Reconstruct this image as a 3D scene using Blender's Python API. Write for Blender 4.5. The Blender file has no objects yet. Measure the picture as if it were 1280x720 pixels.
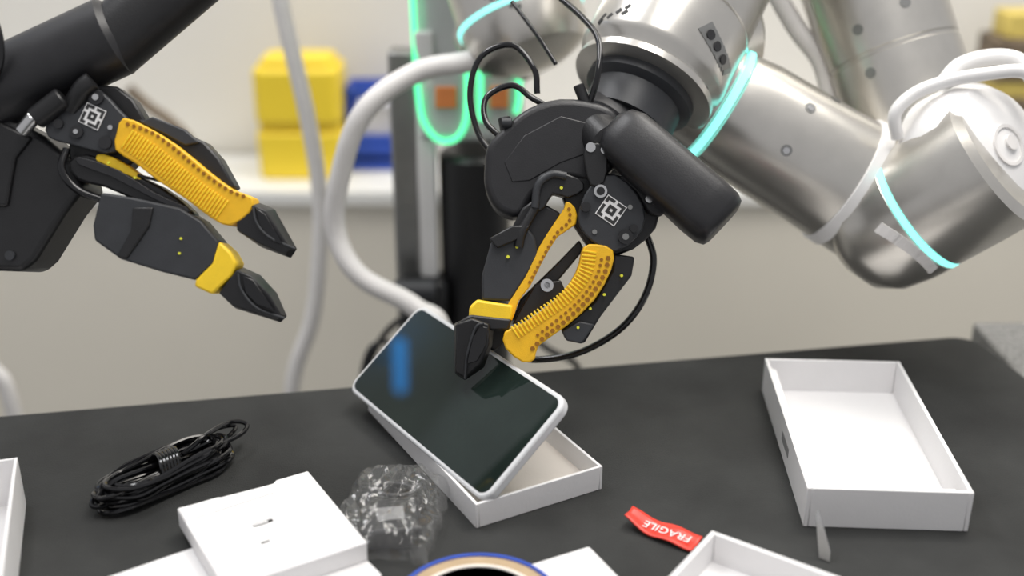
import bpy, math, random
from mathutils import Vector, Matrix, noise
from mathutils.bvhtree import BVHTree
random.seed(4)
sc=bpy.context.scene
try:
    sc.view_settings.view_transform='Standard'
    sc.view_settings.look='None'
except Exception: pass

# ---------------------------------------------------------------- materials
def mat(name,col,rough=.5,metal=0,var=.06,vs=30,bump=0,bs=200,emit=0,coat=0,ecol=None,spec=.5):
    m=bpy.data.materials.new(name); m.use_nodes=True
    nt=m.node_tree; b=nt.nodes['Principled BSDF']
    b.inputs['Roughness'].default_value=rough; b.inputs['Metallic'].default_value=metal
    b.inputs['Coat Weight'].default_value=coat; b.inputs['Specular IOR Level'].default_value=spec
    tc=nt.nodes.new('ShaderNodeTexCoord')
    n=nt.nodes.new('ShaderNodeTexNoise'); n.inputs['Scale'].default_value=vs; n.inputs['Detail'].default_value=4
    nt.links.new(tc.outputs['Object'],n.inputs['Vector'])
    r=nt.nodes.new('ShaderNodeValToRGB')
    r.color_ramp.elements[0].position=.3; r.color_ramp.elements[1].position=.7
    r.color_ramp.elements[0].color=tuple(c*(1-var) for c in col)+(1,)
    r.color_ramp.elements[1].color=tuple(min(1,c*(1+var)) for c in col)+(1,)
    nt.links.new(n.outputs['Fac'],r.inputs['Fac']); nt.links.new(r.outputs['Color'],b.inputs['Base Color'])
    if bump:
        n2=nt.nodes.new('ShaderNodeTexNoise'); n2.inputs['Scale'].default_value=bs; n2.inputs['Detail'].default_value=3
        nt.links.new(tc.outputs['Object'],n2.inputs['Vector'])
        bp=nt.nodes.new('ShaderNodeBump'); bp.inputs['Strength'].default_value=bump; bp.inputs['Distance'].default_value=.002
        nt.links.new(n2.outputs['Fac'],bp.inputs['Height']); nt.links.new(bp.outputs['Normal'],b.inputs['Normal'])
    if emit:
        b.inputs['Emission Color'].default_value=(ecol or col)+(1,)
        b.inputs['Emission Strength'].default_value=emit
    return m
M_mat=mat('mat_rubber',(.033,.034,.033),.8,0,.32,9,.5,700,spec=.3)
M_card=mat('white_cardboard',(.80,.79,.79),.6,0,.02,20,.08,300)
M_cardin=mat('cardboard_inside',(.76,.71,.65),.75,0,.03,14,.1,300)
M_silver=mat('brushed_aluminium',(.60,.58,.54),.30,.88,.04,40,.04,700)
M_silverd=mat('dark_aluminium',(.30,.30,.29),.35,.9,.04,40)
M_black=mat('black_plastic',(.010,.010,.011),.40,0,.12,60,.1,600)
M_dark=mat('charcoal_plastic',(.015,.015,.017),.42,0,.12,60,.08,700)
M_dark2=mat('grey_plastic',(.029,.031,.035),.48,0,.1,60,.08,700)
M_gloss=mat('gloss_black',(.006,.006,.007),.16,0,.1,30)
M_yel=mat('yellow_print',(.86,.48,.010),.5,0,.07,80,.15,900)
M_yel2=mat('yellow_print_light',(.93,.62,.02),.45,0,.05,80,.15,900)
M_yhole_shade=mat('yellow_hole_shade',(.30,.12,.003),.7,0,.1,50)  # darker yellow on solid discs, shade of the holes put into the colour
M_ydot=mat('yellow_dot',(.75,.75,.05),.5)
M_white=mat('white_plastic',(.84,.83,.82),.34,0,.02,20)
M_hose=mat('white_hose_sleeve',(.76,.74,.72),.5,0,.03,60)
M_teal=mat('teal_led',(.25,.85,.78),.4,emit=1.2,ecol=(.28,1.0,.90))
M_green=mat('green_led',(.1,.9,.4),.4,emit=1.3,ecol=(.12,1.0,.42))
M_orange=mat('orange_panel',(.85,.28,.08),.6)
M_lshell=mat('translucent_grey_shell',(.55,.57,.56),.4)
M_blue=mat('blue_plastic',(.02,.07,.42),.45)
M_bled=mat('added_blue_glow',(.05,.4,1),.4,emit=6,ecol=(.04,.36,1.0))  # glow of the added tube that mirrors in the tablet
M_byel=mat('yellow_bin',(.92,.68,.04),.5,0,.04,6)
M_wall=mat('wall_paint',(.74,.72,.67),.85,0,.03,1.5)
M_cfront=mat('counter_laminate',(.75,.71,.62),.7,0,.04,1.3)
M_ctop=mat('counter_top',(.84,.84,.81),.5,0,.03,3)
M_floor=mat('floor_concrete',(.25,.25,.24),.8,0,.1,4)
M_side=mat('speckled_laminate',(.19,.19,.185),.8,0,.45,180)
M_steel=mat('steel',(.62,.62,.62),.25,1,.03,50)
M_screen=mat('tablet_glass',(.013,.021,.018),.03,0,.25,9)
M_frame=mat('tablet_frame',(.66,.67,.68),.35,0,.02,20)
M_red=mat('red_label',(.76,.05,.03),.4,0,.05,60)
M_tape=mat('tape_core',(.45,.33,.2),.7,0,.1,60)
M_brown=mat('brown_parts',(.16,.12,.08),.7,0,.5,18)
M_tan=mat('tan_parts',(.60,.47,.12),.7,0,.2,18)
M_ink=mat('ink_black',(.03,.03,.03),.6)
M_inkg=mat('ink_grey',(.25,.25,.25),.6)

# ---------------------------------------------------------------- helpers
S=1.0; PAR=None
def empty(name,loc=(0,0,0),rot=(0,0,0),parent=None):
    o=bpy.data.objects.new(name,None); sc.collection.objects.link(o)
    o.location=loc; o.rotation_euler=rot; o.empty_display_size=.05
    if parent: o.parent=parent
    return o
def mk(name,verts,faces,m,parent=None,smooth=False,bevel=0,seg=2,sub=0,loc=None,rot=None,ang=40):
    me=bpy.data.meshes.new(name); me.from_pydata([tuple(Vector(v)*S) for v in verts],[],faces)
    me.validate(); me.update(); me.materials.append(m)
    o=bpy.data.objects.new(name,me); sc.collection.objects.link(o)
    p=parent if parent is not None else PAR
    if p is not None: o.parent=p
    if loc is not None:o.location=loc
    if rot is not None:o.rotation_euler=rot
    import bmesh
    bm=bmesh.new(); bm.from_mesh(me); bmesh.ops.recalc_face_normals(bm,faces=bm.faces); bm.to_mesh(me); bm.free()
    if bevel:
        bv=o.modifiers.new('bev','BEVEL'); bv.width=bevel*S; bv.segments=seg; bv.limit_method='ANGLE'; bv.angle_limit=math.radians(35)
        smooth=True
    if smooth:
        me.polygons.foreach_set('use_smooth',[True]*len(me.polygons))
        if hasattr(me,'set_sharp_from_angle'): me.set_sharp_from_angle(angle=math.radians(ang))
    return o
def prism_data(poly,z0,z1,taper=1.0):
    n=len(poly); cx=sum(p[0] for p in poly)/n; cy=sum(p[1] for p in poly)/n
    v=[(p[0],p[1],z0) for p in poly]+[(cx+(p[0]-cx)*taper,cy+(p[1]-cy)*taper,z1) for p in poly]
    f=[tuple(range(n))[::-1],tuple(range(n,2*n))]+[(i,(i+1)%n,n+(i+1)%n,n+i) for i in range(n)]
    return v,f
def prism(name,poly,z0,z1,m,bevel=2,seg=2,taper=1.0,**k):
    v,f=prism_data(poly,z0,z1,taper); return mk(name,v,f,m,bevel=bevel,seg=seg,**k)
def catmull(pts,n=8,closed=False):
    pts=[Vector(p) for p in pts]; out=[]; L=len(pts)
    rng=range(L) if closed else range(L-1)
    for i in rng:
        if closed: p0,p1,p2,p3=pts[i-1],pts[i],pts[(i+1)%L],pts[(i+2)%L]
        else:
            p1,p2=pts[i],pts[i+1]; p0=pts[i-1] if i else p1*2-p2; p3=pts[i+2] if i+2<L else p2*2-p1
        for k in range(n):
            t=k/n
            out.append(.5*((2*p1)+(p2-p0)*t+(2*p0-5*p1+4*p2-p3)*t*t+(3*p1-p0-3*p2+p3)*t**3))
    if not closed: out.append(pts[-1])
    return out
def smooth_poly(pts,n=3):
    return [(p.x,p.y) for p in catmull([(a,b,0) for a,b in pts],n,True)]
def sweep_data(pts,r,seg=12,n=8,closed=False,flat=1.0):
    c=catmull(pts,n,closed); N=len(c); V=[];F=[]
    up=None
    for i,p in enumerate(c):
        t=(c[(i+1)%N]-c[i-1]) if closed else (c[min(i+1,N-1)]-c[max(i-1,0)])
        t.normalize()
        if up is None:
            up=Vector((0,0,1)) if abs(t.z)<.8 else Vector((1,0,0))
        up=(up-t*up.dot(t)).normalized(); side=t.cross(up)
        for k in range(seg):
            a=2*math.pi*k/seg; V.append(p+side*math.cos(a)*r+up*math.sin(a)*r*flat)
    for i in range(N if closed else N-1):
        j=(i+1)%N
        for k in range(seg):
            k2=(k+1)%seg; F.append((i*seg+k,i*seg+k2,j*seg+k2,j*seg+k))
    if not closed: F+= [tuple(range(seg))[::-1],tuple(range((N-1)*seg,N*seg))]
    return V,F
def sweep(name,pts,r,m,seg=12,n=8,closed=False,flat=1.0,**k):
    v,f=sweep_data(pts,r,seg,n,closed,flat); return mk(name,v,f,m,smooth=True,**k)
def lathe_data(prof,o,d,seg=48):
    o=Vector(o); d=Vector(d).normalized()
    a=Vector((0,0,1)) if abs(d.z)<.9 else Vector((1,0,0)); a=(a-d*a.dot(d)).normalized(); b=d.cross(a)
    V=[];F=[]
    for r,h in prof:
        for k in range(seg):
            t=2*math.pi*k/seg; V.append(o+d*h+(a*math.cos(t)+b*math.sin(t))*max(r,.0001))
    for i in range(len(prof)-1):
        for k in range(seg):
            k2=(k+1)%seg; F.append((i*seg+k,i*seg+k2,(i+1)*seg+k2,(i+1)*seg+k))
    F+=[tuple(range(seg))[::-1],tuple(range((len(prof)-1)*seg,len(prof)*seg))]
    return V,F
def lathe(name,prof,o,d,m,seg=48,ang=30,**k):
    v,f=lathe_data(prof,o,d,seg); return mk(name,v,f,m,smooth=True,ang=ang,**k)
def cyl(name,p0,p1,r,m,ch=.15,seg=32,**k):
    p0=Vector(p0);p1=Vector(p1);L=(p1-p0).length;c=min(r,L)*ch
    return lathe(name,[(r-c,0),(r,c),(r,L-c),(r-c,L)],p0,p1-p0,m,seg,**k)
class MB:
    def __init__(s): s.v=[];s.f=[]
    def add(s,v,f):
        n=len(s.v); s.v+=[Vector(x) for x in v]; s.f+=[tuple(i+n for i in q) for q in f]
    def box(s,c,ax,ay,az):
        c=Vector(c);ax=Vector(ax);ay=Vector(ay);az=Vector(az)
        v=[c+ax*i+ay*j+az*k for k in(-1,1) for j in(-1,1) for i in(-1,1)]
        s.add(v,[(0,2,3,1),(4,5,7,6),(0,1,5,4),(2,6,7,3),(0,4,6,2),(1,3,7,5)])
    def cyl(s,c,d,r,L,seg=14): 
        s.add(*lathe_data([(r,0),(r,L)],c,d,seg))
    def obj(s,name,m,**k): return mk(name,s.v,s.f,m,**k)
def box(name,c,h,m,rotz=0,bevel=0,**k):
    b=MB(); cz,sz=math.cos(rotz),math.sin(rotz)
    b.box(c,(cz*h[0],sz*h[0],0),(-sz*h[1],cz*h[1],0),(0,0,h[2])); return b.obj(name,m,bevel=bevel,**k)
def rrect(w,h,r,n=6):
    out=[]
    for cx,cy,a0 in((w/2-r,h/2-r,0),(-w/2+r,h/2-r,90),(-w/2+r,-h/2+r,180),(w/2-r,-h/2+r,270)):
        for i in range(n+1):
            a=math.radians(a0+90*i/n); out.append((cx+r*math.cos(a),cy+r*math.sin(a)))
    return out
def along(path,n):
    c=catmull([(a,b,0) for a,b in path],10); L=[0]; out=[]
    for i in range(1,len(c)): L.append(L[-1]+(c[i]-c[i-1]).length)
    for q in range(n):
        s=L[-1]*(q+.5)/n; i=min(max(j for j in range(len(L)) if L[j]<=s),len(c)-2)
        out.append((c[i].lerp(c[i+1],(s-L[i])/(L[i+1]-L[i])),(c[i+1]-c[i]).normalized()))
    return out
def ribs(name,path,half,z,m,n,th=1.6,pz=2,**k):
    b=MB()
    for p,t in along(path,n):
        nn=Vector((-t.y,t.x,0)); b.box((p.x,p.y,z),nn*half,t*th,(0,0,pz))
    return b.obj(name,m,bevel=.5,seg=1,**k)
def holes(name,path,z,m,n,r=2.4):
    b=MB()
    for p,t in along(path,n): b.cyl((p.x,p.y,z-1),(0,0,1),r,1.4,6)
    return b.obj(name,m)
def surf(o,x,y):
    me=o.data; t=BVHTree.FromPolygons([v.co for v in me.vertices],[tuple(p.vertices) for p in me.polygons])
    l,n,i,d=t.ray_cast(Vector((x*S,y*S,5)),Vector((0,0,-1)))
    if l is None: return None
    return l/S,n
def screws(name,o,pts,r,m,h=1.5):
    b=MB()
    for x,y in pts:
        q=surf(o,x,y)
        if q: b.cyl(q[0]-q[1]*h*.5,q[1],r,h,16)
    return b.obj(name,m) if b.v else None
def open_box(name,w,l,h,t,loc,rotz,m=None,inner=None,floor_t=.003):
    global S; S=1
    e=empty(name,loc,(0,0,rotz))
    m=m or M_card; inner=inner or m
    box('base_panel',(0,0,floor_t/2),(w/2-t,l/2-t,floor_t/2),inner,parent=e)
    for nm,c,hh in(('side_left',(-w/2+t/2,0,h/2),(t/2,l/2,h/2)),('side_right',(w/2-t/2,0,h/2),(t/2,l/2,h/2)),
                 ('side_front',(0,-l/2+t/2,h/2),(w/2-t-.0002,t/2,h/2)),('side_back',(0,l/2-t/2,h/2),(w/2-t-.0002,t/2,h/2))):
        box(nm,c,hh,m,bevel=.0006,parent=e)
    return e

# ---------------------------------------------------------------- camera
cam=bpy.data.cameras.new('camera'); co=bpy.data.objects.new('camera',cam); sc.collection.objects.link(co)
co.location=(0,0,1.35); co.rotation_euler=(math.radians(67.38),0,0)
cam.sensor_width=36; cam.lens=40.98; cam.clip_start=.02
cam.dof.use_dof=True; cam.dof.focus_distance=1.12; cam.dof.aperture_fstop=1.8
sc.camera=co

# ---------------------------------------------------------------- room
box('floor',(0,1.2,-.03),(3.2,3.0,.03),M_floor)
box('wall_back',(0,2.60,1.4),(3.2,.05,1.4),M_wall)
cb=empty('back_counter')
box('cabinet',(.62,2.40,.295),(2.50,.125,.295),M_cfront,parent=cb)
box('worktop',(.62,2.395,.605),(2.50,.135,.015),M_ctop,bevel=.003,parent=cb)
b=MB()
for x in(-1.3,1.35,2.2): b.box((x,2.274,.3),(.003,0,0),(0,.002,0),(0,0,.27))
b.obj('door_gaps',M_inkg,parent=cb)
TR=math.radians(10.4)
wt=empty('work_table',(-.02,.80,0),(0,0,TR))
c85,s85=math.cos(TR),math.sin(TR)
bx,by=.560+.02,1.292-.80
lx=bx*c85+by*s85; ly=-bx*s85+by*c85
poly=[(x+lx-.95,y+ly-.43) for x,y in rrect(1.9,.86,.03,6)]
prism('rubber_mat',poly,.738,.75,M_mat,bevel=.004,parent=wt)
poly2=[((x-lx+.95)*.99+lx-.95,(y-ly+.43)*.99+ly-.43) for x,y in poly]
prism('table_top',poly2,.70,.738,M_dark2,bevel=.003,parent=wt)
for i,(x,y) in enumerate(((lx-.08,ly-.08),(lx-.08,ly-.78),(lx-1.82,ly-.08),(lx-1.82,ly-.78))):
    box('leg_%d'%(i+1),(x,y,.35),(.025,.025,.35),M_silverd,bevel=.003,parent=wt)
st=empty('side_table')
box('top',(1.005,1.06,.690),(.385,.37,.015),M_side,bevel=.004,parent=st)
for i,(x,y) in enumerate(((.69,.74),(1.35,.74),(.69,1.38),(1.35,1.38))): box('leg_%d'%(i+1),(x,y,.338),(.02,.02,.338),M_silverd,parent=st)

# ---- counter things
yb=empty('yellow_storage_bin',(-.440,2.40,.6205))
prism('lower_shell',rrect(.176,.12,.02),0,.10,M_byel,bevel=.006,parent=yb,taper=1.03)
prism('collar',rrect(.168,.11,.015),.10,.115,M_byel,bevel=.004,parent=yb)
prism('upper_shell',rrect(.176,.13,.02),.115,.235,M_byel,bevel=.012,parent=yb)
prism('lid',rrect(.155,.11,.02),.235,.252,M_byel,bevel=.006,parent=yb,taper=.9)
bb=empty('blue_storage_crate',(-.285,2.45,.6205))
for nm,c,h in(('base',(0,0,.02),(.065,.05,.018)),('side_left',(-.06,0,.1),(.006,.05,.08)),('side_right',(.06,0,.1),(.006,.05,.08)),('back',(0,.045,.1),(.06,.005,.08)),('front_lip',(0,-.045,.05),(.055,.005,.03)),('rim',(0,-.048,.17),(.065,.006,.012))):
    box(nm,c,h,M_blue,bevel=.003,parent=bb)
box('contents',(0,0,.09),(.045,.03,.05),M_white,bevel=.004,parent=bb)
sweep('bundled_wires',[(-.80,2.40,.80),(-.76,2.40,.76),(-.72,2.38,.74),(-.68,2.37,.70),(-.66,2.38,.635)],.012,M_brown,parent=cb)
tb=empty('stacked_tool_cases',(1.06,2.40,.6205))
prism('brown_case',rrect(.18,.12,.01),0,.17,M_brown,bevel=.004,parent=tb)
prism('tan_case',rrect(.14,.10,.015),.17,.205,M_tan,bevel=.004,parent=tb)
prism('dark_case',rrect(.17,.11,.01),.205,.29,M_brown,bevel=.004,parent=tb)
prism('tan_tray',rrect(.13,.09,.01),.29,.34,M_tan,bevel=.004,parent=tb)
# unseen glowing tube and stand, added for the blue streak in the tablet glass
lt=empty('added_blue_tube',(-2.25,2.42,0))
cyl('tube',(-.15,0,2.35),(.15,0,2.21),.022,M_bled,parent=lt)
cyl('pole',(0,.04,.02),(0,.04,2.28),.014,M_silverd,parent=lt)
cyl('foot',(0,.0,0),(0,.0,.02),.12,M_dark,parent=lt)

# ---------------------------------------------------------------- robot pedestal (behind)
rs=empty('robot_pedestal',(-.07,1.64,0))
prism('foot_plate',rrect(.5,.4,.05),0,.03,M_dark,bevel=.006,parent=rs)
cyl('black_column',(.015,0,.03),(.015,0,.885),.052,M_black,parent=rs)
box('aluminium_column',(-.085,0,.53),(.018,.025,.50),M_silverd,bevel=.004,parent=rs)
box('white_column',(-.052,-.02,.86),(.013,.014,.20),M_white,bevel=.003,parent=rs)
box('clamp',(-.06,-.03,.66),(.035,.03,.04),M_black,bevel=.01,parent=rs)
box('clamp_lower',(-.065,-.03,.56),(.03,.03,.035),M_black,bevel=.01,parent=rs)
cyl('clamp_knob',(-.10,-.09,.70),(-.04,-.09,.70),.016,M_dark2,parent=rs)
sweep('wire_left',[(-.07,-.06,.66),(-.12,-.07,.62),(-.15,-.06,.54),(-.12,-.05,.46),(-.06,-.03,.44)],.005,M_black,parent=rs)
sweep('wire_left_b',[(-.08,-.06,.60),(-.14,-.07,.60),(-.16,-.06,.50),(-.13,-.05,.42),(-.06,-.03,.40)],.004,M_dark2,parent=rs)
sweep('wire_right',[(.05,-.06,.66),(.12,-.07,.60),(.17,-.06,.56),(.18,-.05,.46),(.06,-.03,.40)],.005,M_black,parent=rs)
box('rear_spine',(.015,.12,.70),(.03,.03,.66),M_silverd,parent=rs)
cyl('torso',(.05,.12,1.32),(.05,.12,1.85),.10,M_white,parent=rs)
cyl('shoulder_beam',(-.40,.12,1.68),(.55,.12,1.68),.07,M_silver,parent=rs)
ld=empty('led_display_unit',(-.058,1.62,.905),(math.radians(-8),0,0))
prism('shell',rrect(.150,.05,.02),.0,.28,M_lshell,bevel=.01,parent=ld)
def ledloop(nm,pts): sweep(nm,[(x,-.028,z) for x,z in pts],.0042,M_green,seg=8,parent=ld)
ledloop('green_edge_left',[(-.078,.23),(-.076,.14),(-.072,.06),(-.064,.025),(-.045,.003),(-.022,.004),(-.008,.025),(-.004,.06),(-.004,.10)])
ledloop('green_edge_mid',[(.014,.10),(.014,.05),(.016,.03)])
ledloop('green_edge_right',[(.068,.095),(.068,.06),(.064,.04)])
box('orange_icon',(-.034,-.0265,.062),(.015,.003,.015),M_orange,bevel=.002,parent=ld)
box('orange_icon_2',(.040,-.0265,.062),(.013,.003,.015),M_orange,bevel=.002,parent=ld)

def hose(name,pts,r): 
    e=empty(name); sweep('sleeve',pts,r,M_hose,seg=16,n=10,parent=e); return e
hose('white_cable_hose',[(.06,1.50,1.075),(0,1.48,1.07),(-.050,1.45,1.053),(-.119,1.44,1.040),(-.184,1.42,.995),(-.218,1.42,.912),(-.2277,1.42,.837),(-.197,1.40,.784),(-.124,1.38,.747),(-.085,1.36,.70),(-.06,1.36,.40),(-.06,1.38,.2)],.0135)
hose('white_cable_hose',[(-.35,1.7,1.4),(-.342,1.7,1.2),(-.332,1.7,1.088),(-.304,1.7,.913),(-.294,1.7,.788),(-.303,1.7,.682),(-.32,1.7,.586),(-.361,1.7,.457),(-.37,1.7,.2),(-.37,1.7,.03)],.0125)
hose('white_cable_hose',[(-.90,1.62,.80),(-.86,1.60,.70),(-.80,1.6,.56),(-.775,1.6,.47),(-.77,1.6,.03)],.012)

# ================================================================ CENTRE ARM
S=.000892
PAR=empty('robotic_arm',(.3658,1.2548,.9817),(math.radians(67.38),0,0))
def q(u,v,z=0): return (u-1050,200-v,z)
o0=Vector(q(905,-90,0)); o1=Vector(q(786,140,85)); wl=(o1-o0).length
wr=lathe('wrist_housing',[(60,-60),(86,-40),(90,0),(90,150),(88,151.5),(88,154),(91,155.5),(91,226),(88,234),(82,240),(80,246),(70,252)],o0,o1-o0,M_silver,64)
lathe('tool_flange',[(66,250),(66,268),(60,272),(56,274),(56,310)],o0,o1-o0,M_dark2)
lathe('flange_clamp_ring',[(84,246),(86,248),(86,256),(80,258)],o0,o1-o0,M_silver)
n2=Vector((.84,.42,-.34))
b0=q(828,66,10)
wb=lathe('wrist_joint_boss',[(70,0),(78,6),(78,62),(76,64)],b0,n2,M_silver,64)
lathe('led_ring_upper',[(76,63),(79,64),(79,67),(76,68)],b0,n2,M_teal,64)
lathe('wrist_cap',[(76,67),(78,69),(76,96),(60,112),(0,118)],b0,n2,M_silver,64)
fa0=Vector(q(846,101,10)); fa1=Vector(q(1120,262,-10)); fd=fa1-fa0; FL=fd.length
fa=lathe('forearm',[(68,0),(74,6),(74,52),(72,54),(72,66),(74,68),(78,100),(80,200),(84,FL-40),(84,FL-10),(70,FL+30),(40,FL+50)],fa0,fd,M_silver,64)
lathe('led_ring_wrist',[(72,55),(76,56),(76,64),(72,65)],fa0,fd,M_teal,64)
lathe('white_strap_band',[(82,FL-78),(85.5,FL-77),(85.5,FL-60),(83,FL-59)],fa0,fd,M_white,64)
# elbow
n=Vector((.66,.50,.56)); ec=Vector(q(1134,264,45))
el=lathe('elbow_cup',[(0,-112),(30,-108),(58,-92),(74,-66),(80,-30),(81,-6),(79,-4)],ec,n,M_silver,64)
lathe('led_ring_elbow',[(78,-5),(81,-4),(81,3),(78,4)],ec,n,M_teal,64)
eh=lathe('elbow_housing',[(79,3),(81,5),(83,60),(83,100),(70,108)],ec,n,M_silver,64)
nc=Vector((.46,.20,.86)).normalized(); cc0=Vector(q(1174,212,34))
wc=lathe('elbow_white_cover',[(78,0),(88,4),(90,40),(86,60),(74,75),(48,84),(0,88)],cc0,nc,M_white,64)
lathe('cover_logo_ring',[(21,84),(25,84),(25,88.5),(21,88.5),(21,84)],cc0,nc,M_hose,40)
lathe('cover_logo_dot',[(0,85),(9,85),(9,89.3),(0,89.3)],cc0+Vector((3,3,0)),nc,M_hose,24)
u0=Vector(q(1175,175,-60)); u1=Vector(q(1085,-130,-90))
ua=lathe('upper_arm',[(60,-30),(84,0),(86,40),(86,120),(84,122),(84,126),(86,128),(90,300),(88,500)],u0,u1-u0,M_silver,64)
u2=u0+(u1-u0).normalized()*500
cyl('shoulder_link',u2,u2+Vector((-170,40,-330)),80,M_silver)
sweep('arm_hose',[q(985,-60,-120),q(1020,10,-105),q(1052,60,-95),q(1062,120,-90),q(1050,180,-90),q(1030,230,-120)],13,M_hose,seg=16)
sweep('white_strap_loop',[q(1097,182,75),q(1090,155,88),q(1112,132,92),q(1150,118,98),q(1190,112,108),q(1228,110,112),q(1250,125,112),q(1262,150,105)],8,M_white,seg=12,flat=.9)
sweep('white_strap_loop_top',[q(1150,118,80),q(1170,97,80),q(1205,88,84),q(1235,94,90),q(1250,120,100)],10,M_white,seg=12)
screws('forearm_screws',fa,[(965-1050,200-197),(995-1050,200-146),(930-1050,200-244),(1035-1050,200-130)],7,M_silverd)
screws('forearm_screw_heads',fa,[(965-1050,200-197),(995-1050,200-146),(930-1050,200-244)],4,M_steel,3)
screws('upper_arm_screws',ua,[(1128-1050,200-5),(1075-1050,200-35),(1090-1050,200-90)],7,M_silverd)
b=MB()
for i in range(12):
    s=surf(wr,859-1050+i*2.6,200-66-i*4.0)
    if s:
        nn=s[1]; tx=Vector((.5,-.86,0)); tx=(tx-nn*tx.dot(nn)).normalized(); b.box(s[0],tx*3,nn.cross(tx)*11,nn*.8)
b.obj('button_bezel',M_silverd)
screws('wrist_buttons',wr,[(864-1050,200-74),(872-1050,200-86),(880-1050,200-99)],6.0,M_dark,4)
screws('wrist_screws',wr,[(858-1050,200-132),(765-1050,200-100),(800-1050,200-98)],6,M_silverd,2)
b=MB()
for u,v in((742,52),(752,48),(762,44),(772,40),(746,46),(768,47)):
    s=surf(wr,u-1050,200-v)
    if s:
        nn=s[1]; tx=Vector((.92,.38,0)); tx=(tx-nn*tx.dot(nn)).normalized(); b.box(s[0],tx*4,nn.cross(tx)*2.6,nn*.5)
b.obj('wrist_label_marks',M_ink)
b=MB()
for i in range(22):
    s=surf(el,1070-1050+i*3.2,200-290-i*2.3)
    if s and s[1].z>.15:
        nn=s[1]; tx=Vector((.82,-.57,0)); tx=(tx-nn*tx.dot(nn)).normalized(); b.box(s[0]+nn*.4,tx*2.6,nn.cross(tx)*7,nn*.4)
b.obj('elbow_label',M_hose)

# ---- second arm behind
S=.00100
PAR=empty('robotic_arm',(-.01,1.47,1.084),(math.radians(67.38),0,0))
def q(u,v,z=0): return (u-630,40-v,z)
ra_=Vector((-.30,.93,-.1)).normalized()
r2=lathe('wrist_housing',[(0,-12),(40,-8),(68,6),(78,26),(80,60),(80,190)],q(668,74,0),ra_,M_silver,56)
lathe('led_ring',[(78,0),(82,1),(82,7),(78,8)],Vector(q(668,74,0))+ra_*52,ra_,M_teal,56)
cyl('side_link',q(575,10,-60),q(690,50,-50),50,M_silver,.35)
cyl('arm_link',Vector(q(668,74,0))+ra_*185,Vector(q(655,74,0))+Vector((-.42,.90,-.3)).normalized()*480,74,M_silver)
b=MB()
for i in range(7):
    s=surf(r2,600+i*8-630,40-6-i*3.4)
    if s and i!=4:
        nn=s[1]; tx=Vector((.93,-.36,0)); tx=(tx-nn*tx.dot(nn)).normalized(); b.box(s[0],tx*2.4,nn.cross(tx)*4,nn*.5)
b.obj('label_marks',M_ink)

# ================================================================ CENTRE GRIPPER
S=.000789
PAR=empty('robotic_gripper',(.0474,1.0797,.9514),(math.radians(67.38),0,0))
def q(u,v,z=0): return (u-700,300-v,z)
def pl(l): return [(u-700,300-v) for u,v in l]
prism('palm_body',smooth_poly(pl([(606,210),(610,184),(630,162),(660,138),(700,126),(748,132),(772,150),(775,200),(740,228),(700,226),(668,246),(650,272),(622,264),(607,238)]),3),-70,22,M_dark,bevel=14,seg=5)
prism('palm_face_plate',pl([(630,205),(655,172),(700,148),(738,158),(740,192),(700,206),(662,228),(640,230)]),20,23.0,M_dark,bevel=2.5,seg=3)
p0=Vector(q(788,186,40)); p1=Vector(q(876,268,60)); d=(p1-p0).normalized(); s_=Vector((d.y,-d.x,0)).normalized(); w_=d.cross(s_)
V=[];F=[]
secs=[(-36,18,20),(-28,30,30),(-12,36,37),(20,37,40),(80,37,42),(112,38,42),(134,37,41),(143,33,37),(145,28,32)]
K=28
for h,a,bq in secs:
    for k in range(K):
        tt=2*math.pi*k/K; ct,st_=math.cos(tt),math.sin(tt); ex=.6
        V.append(p0+d*h+s_*a*math.copysign(abs(ct)**ex,ct)+w_*bq*math.copysign(abs(st_)**ex,st_))
for i in range(len(secs)-1):
    for k in range(K): F.append((i*K+k,i*K+(k+1)%K,(i+1)*K+(k+1)%K,(i+1)*K+k))
F+=[tuple(range(K))[::-1],tuple(range((len(secs)-1)*K,len(secs)*K))]
mk('side_body',V,F,M_dark,smooth=True,ang=60)
cyl('motor_neck',q(750,170,-60),q(800,120,-110),58,M_dark)
cyl('motor_cap',q(735,150,-20),q(765,190,30),30,M_black,.3)
prism('knuckle_plate_right',smooth_poly(pl([(722,262),(738,232),(765,222),(792,246),(802,276),(790,300),(765,316),(738,304),(722,285)]),2),34,44,M_dark2,bevel=2)
prism('knuckle_plate_rear',smooth_poly(pl([(700,240),(745,215),(800,235),(822,270),(806,300),(770,320),(735,310)]),2),-10,20,M_black,bevel=3)
prism('knuckle_arm',smooth_poly(pl([(728,190),(745,184),(756,200),(752,232),(735,236),(728,210)]),2),36,48,M_black,bevel=2)
prism('knuckle_cover',smooth_poly(pl([(768,225),(800,220),(826,246),(824,272),(806,268),(790,244)]),2),20,38,M_black,bevel=3)
b=MB()
for u,v,r in((747,243,8),(735,190,6),(752,193,5),(806,252,5)): b.cyl(q(u,v,44),(0,0,1),r,6,20)
b.obj('pivot_screws',M_steel)
b=MB()
for u,v,r in((747,243,5),(777,298,9),(787,288,5),(729,262,6)): b.cyl(q(u,v,44.5),(0,0,1),r,7,20)
b.obj('pivot_caps',M_black)
b=MB()
for u,v,r in((777,298,4),(729,262,3),(783,262,3),(740,292,3)): b.cyl(q(u,v,45),(0,0,1),r,7.5 if r==4 else 1,14)
b.obj('small_bolts',M_silverd)
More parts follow.
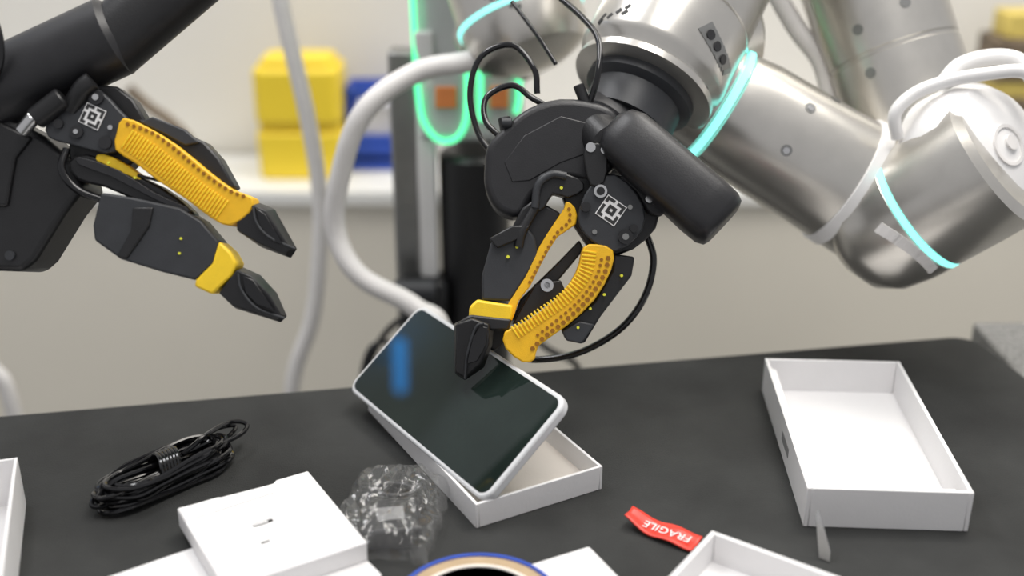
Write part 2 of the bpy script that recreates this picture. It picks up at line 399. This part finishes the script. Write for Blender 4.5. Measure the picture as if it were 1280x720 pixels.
def marker(cx,cy,z,sz,rot):
    bw=MB(); bk=MB(); c,s=math.cos(rot),math.sin(rot); X=Vector((c,s,0));Y=Vector((-s,c,0)); C=Vector(q(cx,cy,z))
    bw.box(C,X*sz,Y*sz,(0,0,.6)); bw.obj('marker_plate',M_white)
    pat=["1110111","1000001","0011101","1010100","1011101","1000001","1101111"]
    for j,row in enumerate(pat):
        for i,ch in enumerate(row):
            if ch=='1': bk.box(C+X*(i-3)*sz*.26+Y*(3-j)*sz*.26+Vector((0,0,.8)),X*sz*.135,Y*sz*.135,(0,0,.3))
    bk.obj('marker_pattern',M_ink)
marker(760,266,45,14,math.radians(-35))
prism('finger_left_shell',pl([(603,345),(614,305),(632,288),(658,284),(668,298),(672,320),(655,350),(638,376),(603,375)]),0,34,M_dark2,bevel=3)
prism('finger_left_shell_cap',pl([(612,300),(640,284),(662,284),(650,300),(622,312)]),30,42,M_black,bevel=2)
prism('finger_left_shell_dark',pl([(640,285),(652,262),(668,250),(700,268),(690,300),(660,350),(640,345),(655,310)]),-12,26,M_black,bevel=3)
prism('finger_left_link',smooth_poly(pl([(664,248),(672,224),(690,218),(722,226),(728,240),(708,250),(690,245),(680,262),(668,266)]),2),6,36,M_black,bevel=2)
sweep('finger_left_linkage',[q(668,262,38),q(672,235,40),q(688,222,40),q(706,224,40)],5,M_dark2)
sweep('finger_left_rod',[q(668,262,34),q(652,292,37),q(648,310,36)],6,M_black)
prism('finger_left_yellow',smooth_poly(pl([(706,254),(717,262),(718,282),(696,297),(676,330),(662,358),(648,376),(640,400),(630,394),(637,376),(657,345),(673,310),(692,280),(704,262)]),2),6,34,M_yel,bevel=1.5)
holes('finger_left_yellow_holes',[(9,40),(10,22),(-6,6),(-24,-26),(-40,-56)],35,M_yhole_shade,16,2.2)
prism('finger_left_pad',pl([(588,383),(597,374),(641,381),(640,400),(604,404),(587,396)]),4,38,M_yel2,bevel=3)
prism('finger_left_inner_link',pl([(640,400),(650,374),(700,325),(724,300),(730,312),(690,360),(655,402)]),-8,4,M_black,bevel=2)
prism('finger_right_yellow',smooth_poly(pl([(727,310),(742,307),(762,314),(760,338),(740,374),(706,406),(672,430),(668,446),(653,450),(632,433),(631,413),(656,402),(690,377),(712,352),(722,330)]),2),14,48,M_yel,bevel=2)
ribs('finger_right_ribs',[(34,-14),(29,-40),(8,-68),(-26,-93),(-58,-115)],8.5,48.5,M_yel2,30,1.15,1.6)
holes('finger_right_holes',[(57,-20),(51,-44),(31,-74),(4,-100),(-22,-120),(-38,-136)],49,M_yhole_shade,19,3.0)
holes('finger_right_holes_inner',[(49,-22),(42,-46),(22,-74),(-6,-99),(-32,-119)],49,M_yhole_shade,18,2.1)
prism('finger_right_backbone',pl([(764,318),(790,322),(786,345),(748,395),(728,428),(706,424),(700,410),(740,376),(762,338)]),6,36,M_black,bevel=3)
prism('finger_right_backbone_tip',pl([(700,412),(722,400),(740,404),(725,428),(706,424)]),34,42,M_dark2,bevel=2)
b=MB()
for u,v in((735,385),(773,345),(752,368),(720,408)): b.cyl(q(u,v,35),(0,0,1),1.8,9,10)
b.obj('finger_right_dots',M_ydot)
b=MB()
for u,v in((646,310),(635,322),(700,238)): b.cyl(q(u,v,33),(0,0,1),2.0,6,10)
b.obj('finger_left_dots',M_ydot)
lathe('spring_ring',[(4,0),(8,0),(8,4),(4,4),(4,0)],q(682,357,30),(0.2,.1,1),M_steel)
prism('finger_cross_link',pl([(640,405),(668,355),(700,350),(706,364),(690,376),(656,401)]),-4,22,M_black,bevel=2)
V=[Vector(q(*p)) for p in[(568,404,12),(590,394,12),(618,404,14),(616,430,20),(606,458,26),(582,474,26),(569,466,18),
   (572,404,50),(592,397,54),(612,404,54),(612,428,50),(602,452,44),(583,470,38),(571,462,40)]]
F=[(0,1,2,3,4,5,6),(7,8,9,10,11,12,13)]+[(i,(i+1)%7,7+(i+1)%7,7+i) for i in range(7)]
mk('fingertip_front',V,F,M_black,bevel=2)
prism('fingertip_front_inset',pl([(586,452),(592,420),(601,405),(611,408),(608,430),(598,448)]),46,53.5,M_gloss,bevel=1)
sweep('fingertip_front_lip',[q(583,470,42),q(586,440,50),q(596,408,56),q(606,402,56)],1.6,M_dark2,seg=8)
prism('fingertip_rear',pl([(600,402),(632,400),(634,425),(618,440),(600,430)]),-22,-6,M_black,bevel=3)
prism('fingertip_bridge',pl([(572,403),(590,392),(640,398),(636,412),(616,412)]),-10,40,M_black,bevel=3)
def cable(nm,pts,r=3): sweep(nm,[q(*p) for p in pts],r,M_gloss,seg=10)
cable('cable_loop_outer',[(625,200,-20),(598,165,-30),(586,110,-40),(600,62,-45),(640,48,-40),(668,80,-30),(672,112,-30)],4)
cable('cable_loop_inner',[(630,175,0),(607,150,-10),(608,118,-20),(640,103,-20),(664,120,-10),(690,135,-10)],4)
cable('cable_upper',[(735,135,10),(746,95,20),(748,50,0),(730,15,-30),(700,-20,-60)],4)
cable('cable_upper_b',[(696,72,-40),(672,30,-60),(640,-20,-90)],3)
cable('cable_lower',[(808,288,-10),(818,325,-10),(808,370,-15),(780,410,-25),(735,440,-45),(690,452,-60),(655,450,-70),(640,420,-80)],4.5)
cyl('cable_plug',q(636,178,10),q(630,148,10),8,M_black)
cyl('cable_plug_silver',q(640,156,20),q(627,156,20),6,M_dark2)
cyl('cable_plug_right',q(735,140,10),q(722,108,12),7,M_black)

# ================================================================ LEFT GRIPPER
S=.000741
PAR=empty('robotic_gripper',(-.3262,1.0283,1.0099),(math.radians(67.38),0,0))
def q(u,v,z=0): return (u-200,250-v,z)
def pl(l): return [(u-200,250-v) for u,v in l]
cyl('arm_barrel',q(-60,140,0),q(150,42,0),50,M_dark,.15,48)
cyl('arm_barrel_end',q(130,62,0),q(250,-50,-20),44,M_black,.12,48)
sweep('barrel_bracket',[q(100,140,30),q(118,118,40),q(130,108,40)],12,M_black)
prism('base_block',pl([(-70,150),(0,140),(62,172),(100,205),(112,238),(88,268),(52,326),(36,340),(-70,336)]),-60,20,M_black,bevel=8,seg=3)
prism('base_block_cover',pl([(-60,160),(0,150),(50,175),(30,200),(20,260),(-60,260)]),18,26,M_black,bevel=5)
b=MB(); b.cyl(q(22,320,19),(0,0,1),6,5,18); b.obj('base_screw',M_dark2)
cyl('silver_connector',q(44,170,40),q(62,152,46),9,M_steel)
cyl('connector_body',q(60,155,40),q(95,128,40),14,M_black)
prism('knuckle_plate',smooth_poly(pl([(72,158),(92,142),(116,116),(136,118),(160,142),(172,160),(156,194),(128,192),(98,184),(74,176)]),2),22,36,M_dark2,bevel=2)
prism('knuckle_plate_rear',smooth_poly(pl([(90,190),(110,120),(150,110),(185,150),(175,200),(140,225),(105,225)]),2),-20,14,M_black,bevel=3)
b=MB()
for u,v,r in((134,128,9),(110,170,8),(145,183,8),(88,160,6)): b.cyl(q(u,v,36),(0,0,1),r,4,20)
b.obj('pivot_caps',M_dark)
b=MB()
for u,v,r in((134,128,4),(110,170,3),(152,165,3)): b.cyl(q(u,v,40),(0,0,1),r,2,16)
b.obj('pivot_screws',M_steel)
marker(129,151,37,13,math.radians(-25))
prism('upper_backbone',pl([(178,152),(212,158),(262,180),(280,200),(300,236),(288,240),(250,208),(200,172)]),-10,26,M_black,bevel=3)
prism('upper_backbone_link',pl([(200,150),(240,166),(258,182),(240,186),(215,172),(185,158)]),22,32,M_dark2,bevel=2)
prism('upper_yellow',smooth_poly(pl([(168,153),(196,164),(232,186),(268,216),(300,240),(325,250),(322,268),(298,284),(276,276),(244,252),(210,230),(182,208),(158,192),(160,170)]),2),4,42,M_yel,bevel=2)
ribs('upper_yellow_ribs',[(-28,72),(4,50),(33,26),(64,2),(90,-16)],13,42.5,M_yel2,34,1.15,1.6)
holes('upper_yellow_holes',[(-30,90),(4,78),(34,56),(62,32),(94,10),(118,0)],43,M_yhole_shade,22,2.4)
V=[Vector(q(*p)) for p in[(326,254,8),(346,262,10),(376,312,20),(368,324,20),(330,310,12),(300,290,8),(302,276,6),
   (324,258,40),(340,266,40),(368,312,30),(362,318,30),(332,306,36),(306,290,40),(306,278,42)]]
mk('upper_fingertip',V,F,M_black,bevel=1.5)
prism('upper_fingertip_inset',pl([(328,262),(340,270),(362,308),(350,304),(334,290)]),34,41,M_gloss,bevel=1)
sweep('upper_fingertip_lip',[q(374,312,30),q(345,298,42),q(330,280,44),q(326,260,43)],1.6,M_dark2,seg=8)
prism('lower_inner_yellow',smooth_poly(pl([(132,196),(152,200),(186,222),(178,230),(150,214),(132,208)]),2),10,30,M_yel2,bevel=1.5)
prism('lower_link',smooth_poly(pl([(96,205),(120,196),(160,214),(210,236),(250,268),(240,280),(190,258),(140,236),(108,228)]),2),0,30,M_black,bevel=3)
prism('lower_link_edge',smooth_poly(pl([(112,200),(160,216),(205,244),(245,262),(240,268),(200,250),(150,224),(112,210)]),2),30,36,M_dark,bevel=1)
prism('lower_backbone',pl([(140,244),(180,250),(236,262),(262,278),(284,304),(278,330),(256,351),(212,340),(164,325),(132,302),(130,284)]),-6,40,M_dark2,bevel=3)
prism('lower_backbone_step',pl([(180,262),(205,262),(200,285),(190,300),(172,325),(160,322),(178,290)]),38,44,M_black,bevel=2)
prism('lower_yellow',pl([(284,303),(298,316),(306,330),(300,345),(276,368),(254,358),(256,350),(276,330)]),-2,42,M_yel2,bevel=3)
V=[Vector(q(*p)) for p in[(306,334,8),(328,344,8),(350,366,16),(364,395,22),(356,403,22),(298,386,10),(280,366,6),
   (306,338,42),(324,346,42),(344,368,38),(358,394,32),(352,398,32),(300,382,38),(284,366,42)]]
mk('lower_fingertip',V,F,M_black,bevel=1.5)
prism('lower_fingertip_inset',pl([(312,344),(326,350),(352,388),(330,380),(316,366)]),36,43,M_gloss,bevel=1)
sweep('lower_fingertip_lip',[q(362,397,32),q(330,384,42),q(312,362,44),q(308,342,44)],1.6,M_dark2,seg=8)
b=MB()
for u,v in((236,318),(238,300),(150,208),(182,226)): b.cyl(q(u,v,38),(0,0,1),1.6,4,10)
b.obj('finger_dots',M_ydot)
cable('cable_loop',[(-30,20,60),(5,22,60),(24,50,62),(26,90,60),(8,120,58),(-30,140,55)],5)
cable('cable_link',[(95,190,30),(92,215,38),(110,240,36),(150,256,28)],5)
cable('cable_small',[(182,222,30),(230,236,32),(262,262,34)],2)

# ================================================================ TABLE OBJECTS
S=1.0; PAR=None
TZ=.7502
ang=math.atan2(.063,.1134)+.0
ax=Vector((math.cos(ang),math.sin(ang),0)); ay=Vector((-ax.y,ax.x,0)); C=Vector((-.0320,.880,0))+ax*.067+ay*.125
open_box('cardboard_tray',.134,.250,.025,.003,(C.x,C.y,TZ),ang,M_card,M_cardin)
# tablet, one long edge on the tray rim, the other lifted by the gripper
e1=Vector((-.562,.826,0)).normalized(); e2=Vector((.641,.437,.63)); e2=(e2-e1*e2.dot(e1)).normalized(); nn=e2.cross(e1)
Bp=Vector((-.0256,.884,.7765)); Cc=Bp+e1*.1305+e2*.0585+nn*.001
tab=empty('tablet'); tab.matrix_world=Matrix(((e2.x,e1.x,nn.x,Cc.x),(e2.y,e1.y,nn.y,Cc.y),(e2.z,e1.z,nn.z,Cc.z),(0,0,0,1)))
prism('body',rrect(.119,.266,.014,8),-.011,0,M_frame,bevel=.0025,seg=3,parent=tab)
prism('screen_glass',rrect(.110,.257,.010,8),-.0005,.0005,M_screen,bevel=.0002,parent=tab)

e=open_box('cardboard_box',.145,.262,.04,.004,(.341,1.010,TZ),math.radians(-3.2),M_card,M_card)
prism('inner_flap',[(-.066,-.122),(.066,-.124),(.064,-.108),(-.060,-.110)],.028,.0295,M_card,bevel=.0003,parent=e)
prism('side_lining',[(-.0683,-.12),(-.064,-.12),(-.062,.115),(-.0683,.12)],.003,.034,M_card,bevel=.0004,parent=e)
b=MB(); b.box((-.0727,-.02,.02),(.0003,0,0),(0,.018,0),(0,0,.005)); b.obj('printed_mark',M_inkg,parent=e)

# flat lid resting on a cardboard sheet
ang=.54
ax=Vector((math.cos(ang),math.sin(ang),0)); ay=Vector((-ax.y,ax.x,0))
C=Vector((-.294,.870,0))+ax*.061-ay*.066
lid=empty('cardboard_lid',(C.x,C.y,TZ+.0095),(0,0,ang))
prism('lid_top',[(-.061,-.066),(.061,-.066),(.061,.066),(.030,.066),(.026,.062),(-.020,.062),(-.024,.066),(-.061,.066)],.0,.018,M_card,bevel=.0008,parent=lid)
prism('lid_flap',[(-.060,.042),(.020,.046),(.022,.060),(-.060,.065)],.0181,.0188,M_card,bevel=.0002,parent=lid)
prism('thumb_slot',rrect(.018,.0045,.002),.0175,.0184,M_ink,parent=lid,bevel=0).location=(-.004,.006,0)
prism('thumb_slot_fill',rrect(.013,.0022,.001),.0178,.0187,M_card,parent=lid,bevel=0).location=(-.006,.006,0)
prism('small_slot',rrect(.008,.002,.0008),.0175,.0184,M_ink,parent=lid,bevel=0).location=(-.012,-.022,0)
fb=empty('cardboard_sheet',(-.342,.792,TZ),(0,0,.60))
prism('panel',[(0,0),(.195,0),(.198,-.125),(.15,-.16),(0,-.155)],0,.009,M_card,bevel=.0006,parent=fb)

open_box('cardboard_box',.16,.20,.05,.003,(-.495,.80,TZ),math.radians(18),M_card,M_card)
ra=math.radians(-35); ax=Vector((math.cos(ra),math.sin(ra),0)); ay=Vector((-ax.y,ax.x,0)); C=Vector((.1696,.8334,0))+ax*.105-ay*.07
open_box('cardboard_tray',.21,.14,.03,.0045,(C.x,C.y,TZ),ra,M_card,M_card)
ra=math.radians(27); ax=Vector((math.cos(ra),math.sin(ra),0)); ay=Vector((-ax.y,ax.x,0)); C=Vector((.066,.836,0))-ax*.035-ay*.03
sl=empty('small_cardboard_lid',(C.x,C.y,TZ),(0,0,ra)); prism('lid_top',rrect(.07,.06,.002,2),0,.012,M_card,bevel=.0008,parent=sl)
prism('lid_fold',rrect(.062,.052,.002,2),.012,.0125,M_card,parent=sl,bevel=0)
tr=empty('tape_roll',(-.027,.747,TZ))
lathe('tape_winding',[(.052,.0),(.0655,.0),(.0655,.020),(.052,.020),(.052,0)],(0,0,0),(0,0,1),M_tape,64,parent=tr)
lathe('blue_edge',[(.0630,.0195),(.0662,.0195),(.0662,.0215),(.0630,.0215),(.0630,.0195)],(0,0,0),(0,0,1),M_blue,64,parent=tr)
lathe('paper_core',[(.049,0),(.0522,0),(.0522,.0205),(.049,.0205),(.049,0)],(0,0,0),(0,0,1),M_cardin,64,parent=tr)
# red warning label packet, curled
rl=empty('red_label_packet',(.133,.870,TZ),(math.radians(4),0,math.radians(-34)))
v=[];f=[];NX,NY=20,6
def zc(x): return .0035+.008*max(0,-x/.034)**2+.0012*math.sin(x*160)
for j in range(NY+1):
    for i in range(NX+1):
        x=-.034+.068*i/NX; y=-.0115+.023*j/NY; v.append((x,y*(1-.35*max(0,-x/.034)**2),zc(x)+.0008*math.cos(j)))
for j in range(NY):
    for i in range(NX): a=j*(NX+1)+i; f.append((a,a+1,a+NX+2,a+NX+1))
ro=mk('foil',v,f,M_red,parent=rl,smooth=True); so=ro.modifiers.new('t','SOLIDIFY'); so.thickness=.0012
tx=bpy.data.curves.new('label_text','FONT'); tx.body='FRAGILE'; tx.size=.0125; tx.extrude=.0002; tx.align_x='CENTER'; tx.align_y='CENTER'
to=bpy.data.objects.new('label_text',tx); sc.collection.objects.link(to); to.parent=rl; to.location=(.005,0,.0062); to.rotation_euler=(0,0,math.pi); tx.materials.append(M_white)
bl=empty('cutter_blade',(.262,.838,TZ),(math.radians(72),0,math.radians(-38)))
prism('blade',[(.003,0),(.013,0),(.011,.010),(-.007,.040),(-.009,.036)],0,.0012,M_steel,bevel=.0002,parent=bl)

# coiled black cable
cc=empty('coiled_black_cable',(-.328,.950,TZ),(0,0,math.radians(46)))
for k in range(18):
    L=.062+random.uniform(-.010,.008); Wd=.027+random.uniform(-.014,.005); z=.003+.0014*k
    ox=random.uniform(-.006,.006); oy=random.uniform(-.004,.004); ph=random.uniform(-.07,.07)
    pts=[]
    for i in range(14):
        a=2*math.pi*i/14; pin=.5+.5*abs(math.cos(a))**.7
        x=L*math.cos(a); y=Wd*math.sin(a)*pin
        pts.append((ox+x-y*ph,oy+y+x*ph+random.uniform(-.0008,.0008),z+.002*math.sin(3*a+k)))
    sweep('loop_%d'%(k+1),pts,.0024,M_gloss,seg=8,n=5,closed=True,parent=cc)
for i in range(6):
    y0=-.006+.0034*i
    pts=[(y0+.004*math.sin(j),.018*math.cos(2*math.pi*j/10),.018+.016*math.sin(2*math.pi*j/10)) for j in range(10)]
    sweep('wrap_%d'%(i+1),pts,.0023,M_gloss,seg=8,n=4,closed=True,parent=cc)
sweep('tail_loop',[(.02,.0,.026),(.05,.006,.032),(.085,.018,.028),(.100,.012,.022),(.085,.002,.020),(.04,-.004,.022)],.0023,M_gloss,seg=8,parent=cc)
sweep('tail_loop_b',[(.03,.002,.028),(.065,.016,.028),(.094,.024,.018),(.075,.012,.016),(.03,.004,.016)],.0023,M_gloss,seg=8,parent=cc)

# plastic bag: clear crumpled film over black parts
m=bpy.data.materials.new('clear_polybag'); m.use_nodes=True; nt=m.node_tree; nt.nodes.clear()
out=nt.nodes.new('ShaderNodeOutputMaterial'); mx=nt.nodes.new('ShaderNodeMixShader'); tr_=nt.nodes.new('ShaderNodeBsdfTransparent'); gl=nt.nodes.new('ShaderNodeBsdfGlossy')
df=nt.nodes.new('ShaderNodeBsdfDiffuse'); df.inputs['Color'].default_value=(.55,.55,.54,1); mx2=nt.nodes.new('ShaderNodeMixShader'); mx2.inputs['Fac'].default_value=.08
tr_.inputs['Color'].default_value=(.96,.96,.96,1)
gl.inputs['Color'].default_value=(.8,.8,.8,1); gl.inputs['Roughness'].default_value=.13
lw=nt.nodes.new('ShaderNodeLayerWeight'); lw.inputs['Blend'].default_value=.16
tc=nt.nodes.new('ShaderNodeTexCoord'); no=nt.nodes.new('ShaderNodeTexNoise'); no.inputs['Scale'].default_value=34; no.inputs['Detail'].default_value=2; no.inputs['Distortion'].default_value=1.2
bp=nt.nodes.new('ShaderNodeBump'); bp.inputs['Strength'].default_value=1; bp.inputs['Distance'].default_value=.005
mr=nt.nodes.new('ShaderNodeMapRange'); mr.inputs['To Min'].default_value=.045; mr.inputs['To Max'].default_value=.40
nt.links.new(tc.outputs['Object'],no.inputs['Vector'])
nt.links.new(no.outputs['Fac'],bp.inputs['Height']); nt.links.new(bp.outputs['Normal'],gl.inputs['Normal']); nt.links.new(bp.outputs['Normal'],lw.inputs['Normal'])
nt.links.new(lw.outputs['Facing'],mr.inputs['Value']); nt.links.new(mr.outputs['Result'],mx.inputs['Fac'])
nt.links.new(tr_.outputs[0],mx2.inputs[1]); nt.links.new(df.outputs[0],mx2.inputs[2])
nt.links.new(mx2.outputs[0],mx.inputs[1]); nt.links.new(gl.outputs[0],mx.inputs[2]); nt.links.new(mx.outputs[0],out.inputs['Surface'])
M_bag=m
pb=empty('plastic_parts_bag',(-.108,.893,TZ),(0,0,math.radians(-8)))
def bag(nm,sgn):
    v=[];f=[];N=64
    for j in range(N+1):
        for i in range(N+1):
            x=(i/N-.5)*2; y=(j/N-.5)*2
            h=max(0,(1-abs(x)**2.6))*max(0,(1-abs(y)**3))
            r1=1-abs(noise.noise(Vector((x*2.0,y*1.6,sgn)))*2); r2=1-abs(noise.noise(Vector((x*4.0,y*3.6,3+sgn)))*2)
            nz=.010*(r1-.6)+.005*(r2-.6)
            ed=.004*noise.noise(Vector((x*3,y*3,9)))
            fl=.010*max(0,y-.6)*max(0,x+.2)
            v.append((x*.047+ed+fl,y*.067+ed*1.4,.005+max(0,.026*h**.5+nz*(h*.8+.25)+fl)))
    for j in range(N):
        for i in range(N): a=j*(N+1)+i; f.append((a,a+1,a+N+2,a+N+1))
    return mk(nm,v,f,M_bag,parent=pb,smooth=True,ang=28)
bag('film_upper',1)
box('power_adapter',(.004,-.022,.012),(.026,.026,.010),M_black,.3,bevel=.003,parent=pb)
box('adapter_label',(.004,-.022,.0222),(.012,.010,.0002),M_inkg,.3,parent=pb)
for k in range(7):
    pts=[((.028-.0015*k)*math.cos(2*math.pi*i/10)-.004,.022+(.019-.0015*k)*math.sin(2*math.pi*i/10),.003+.0025*k) for i in range(10)]
    sweep('bagged_coil_%d'%(k+1),pts,.0026,M_black,seg=8,n=4,closed=True,parent=pb)

# ---------------------------------------------------------------- lights
def area(nm,loc,tgt,size,en,col=(1,1,1)):
    l=bpy.data.lights.new(nm,'AREA'); l.shape='RECTANGLE'; l.size=size[0]; l.size_y=size[1]; l.energy=en; l.color=col
    o=bpy.data.objects.new(nm,l); sc.collection.objects.link(o); o.location=loc
    o.rotation_euler=(Vector(tgt)-Vector(loc)).to_track_quat('-Z','Y').to_euler(); return o
area('ceiling_light',(.5,.9,2.9),(.2,1.1,.75),(1.8,.6),34,(1,.97,.93))
area('ceiling_light',(-1.0,1.6,2.9),(-.4,1.7,.6),(1.2,.4),23,(.99,.99,1))
area('ceiling_light',(.8,1.7,2.8),(1.0,2.5,.4),(1.6,.4),26,(1,.95,.87))
w=bpy.data.worlds.new('world'); sc.world=w; w.use_nodes=True
w.node_tree.nodes['Background'].inputs[0].default_value=(.97,.97,1,1); w.node_tree.nodes['Background'].inputs[1].default_value=.52
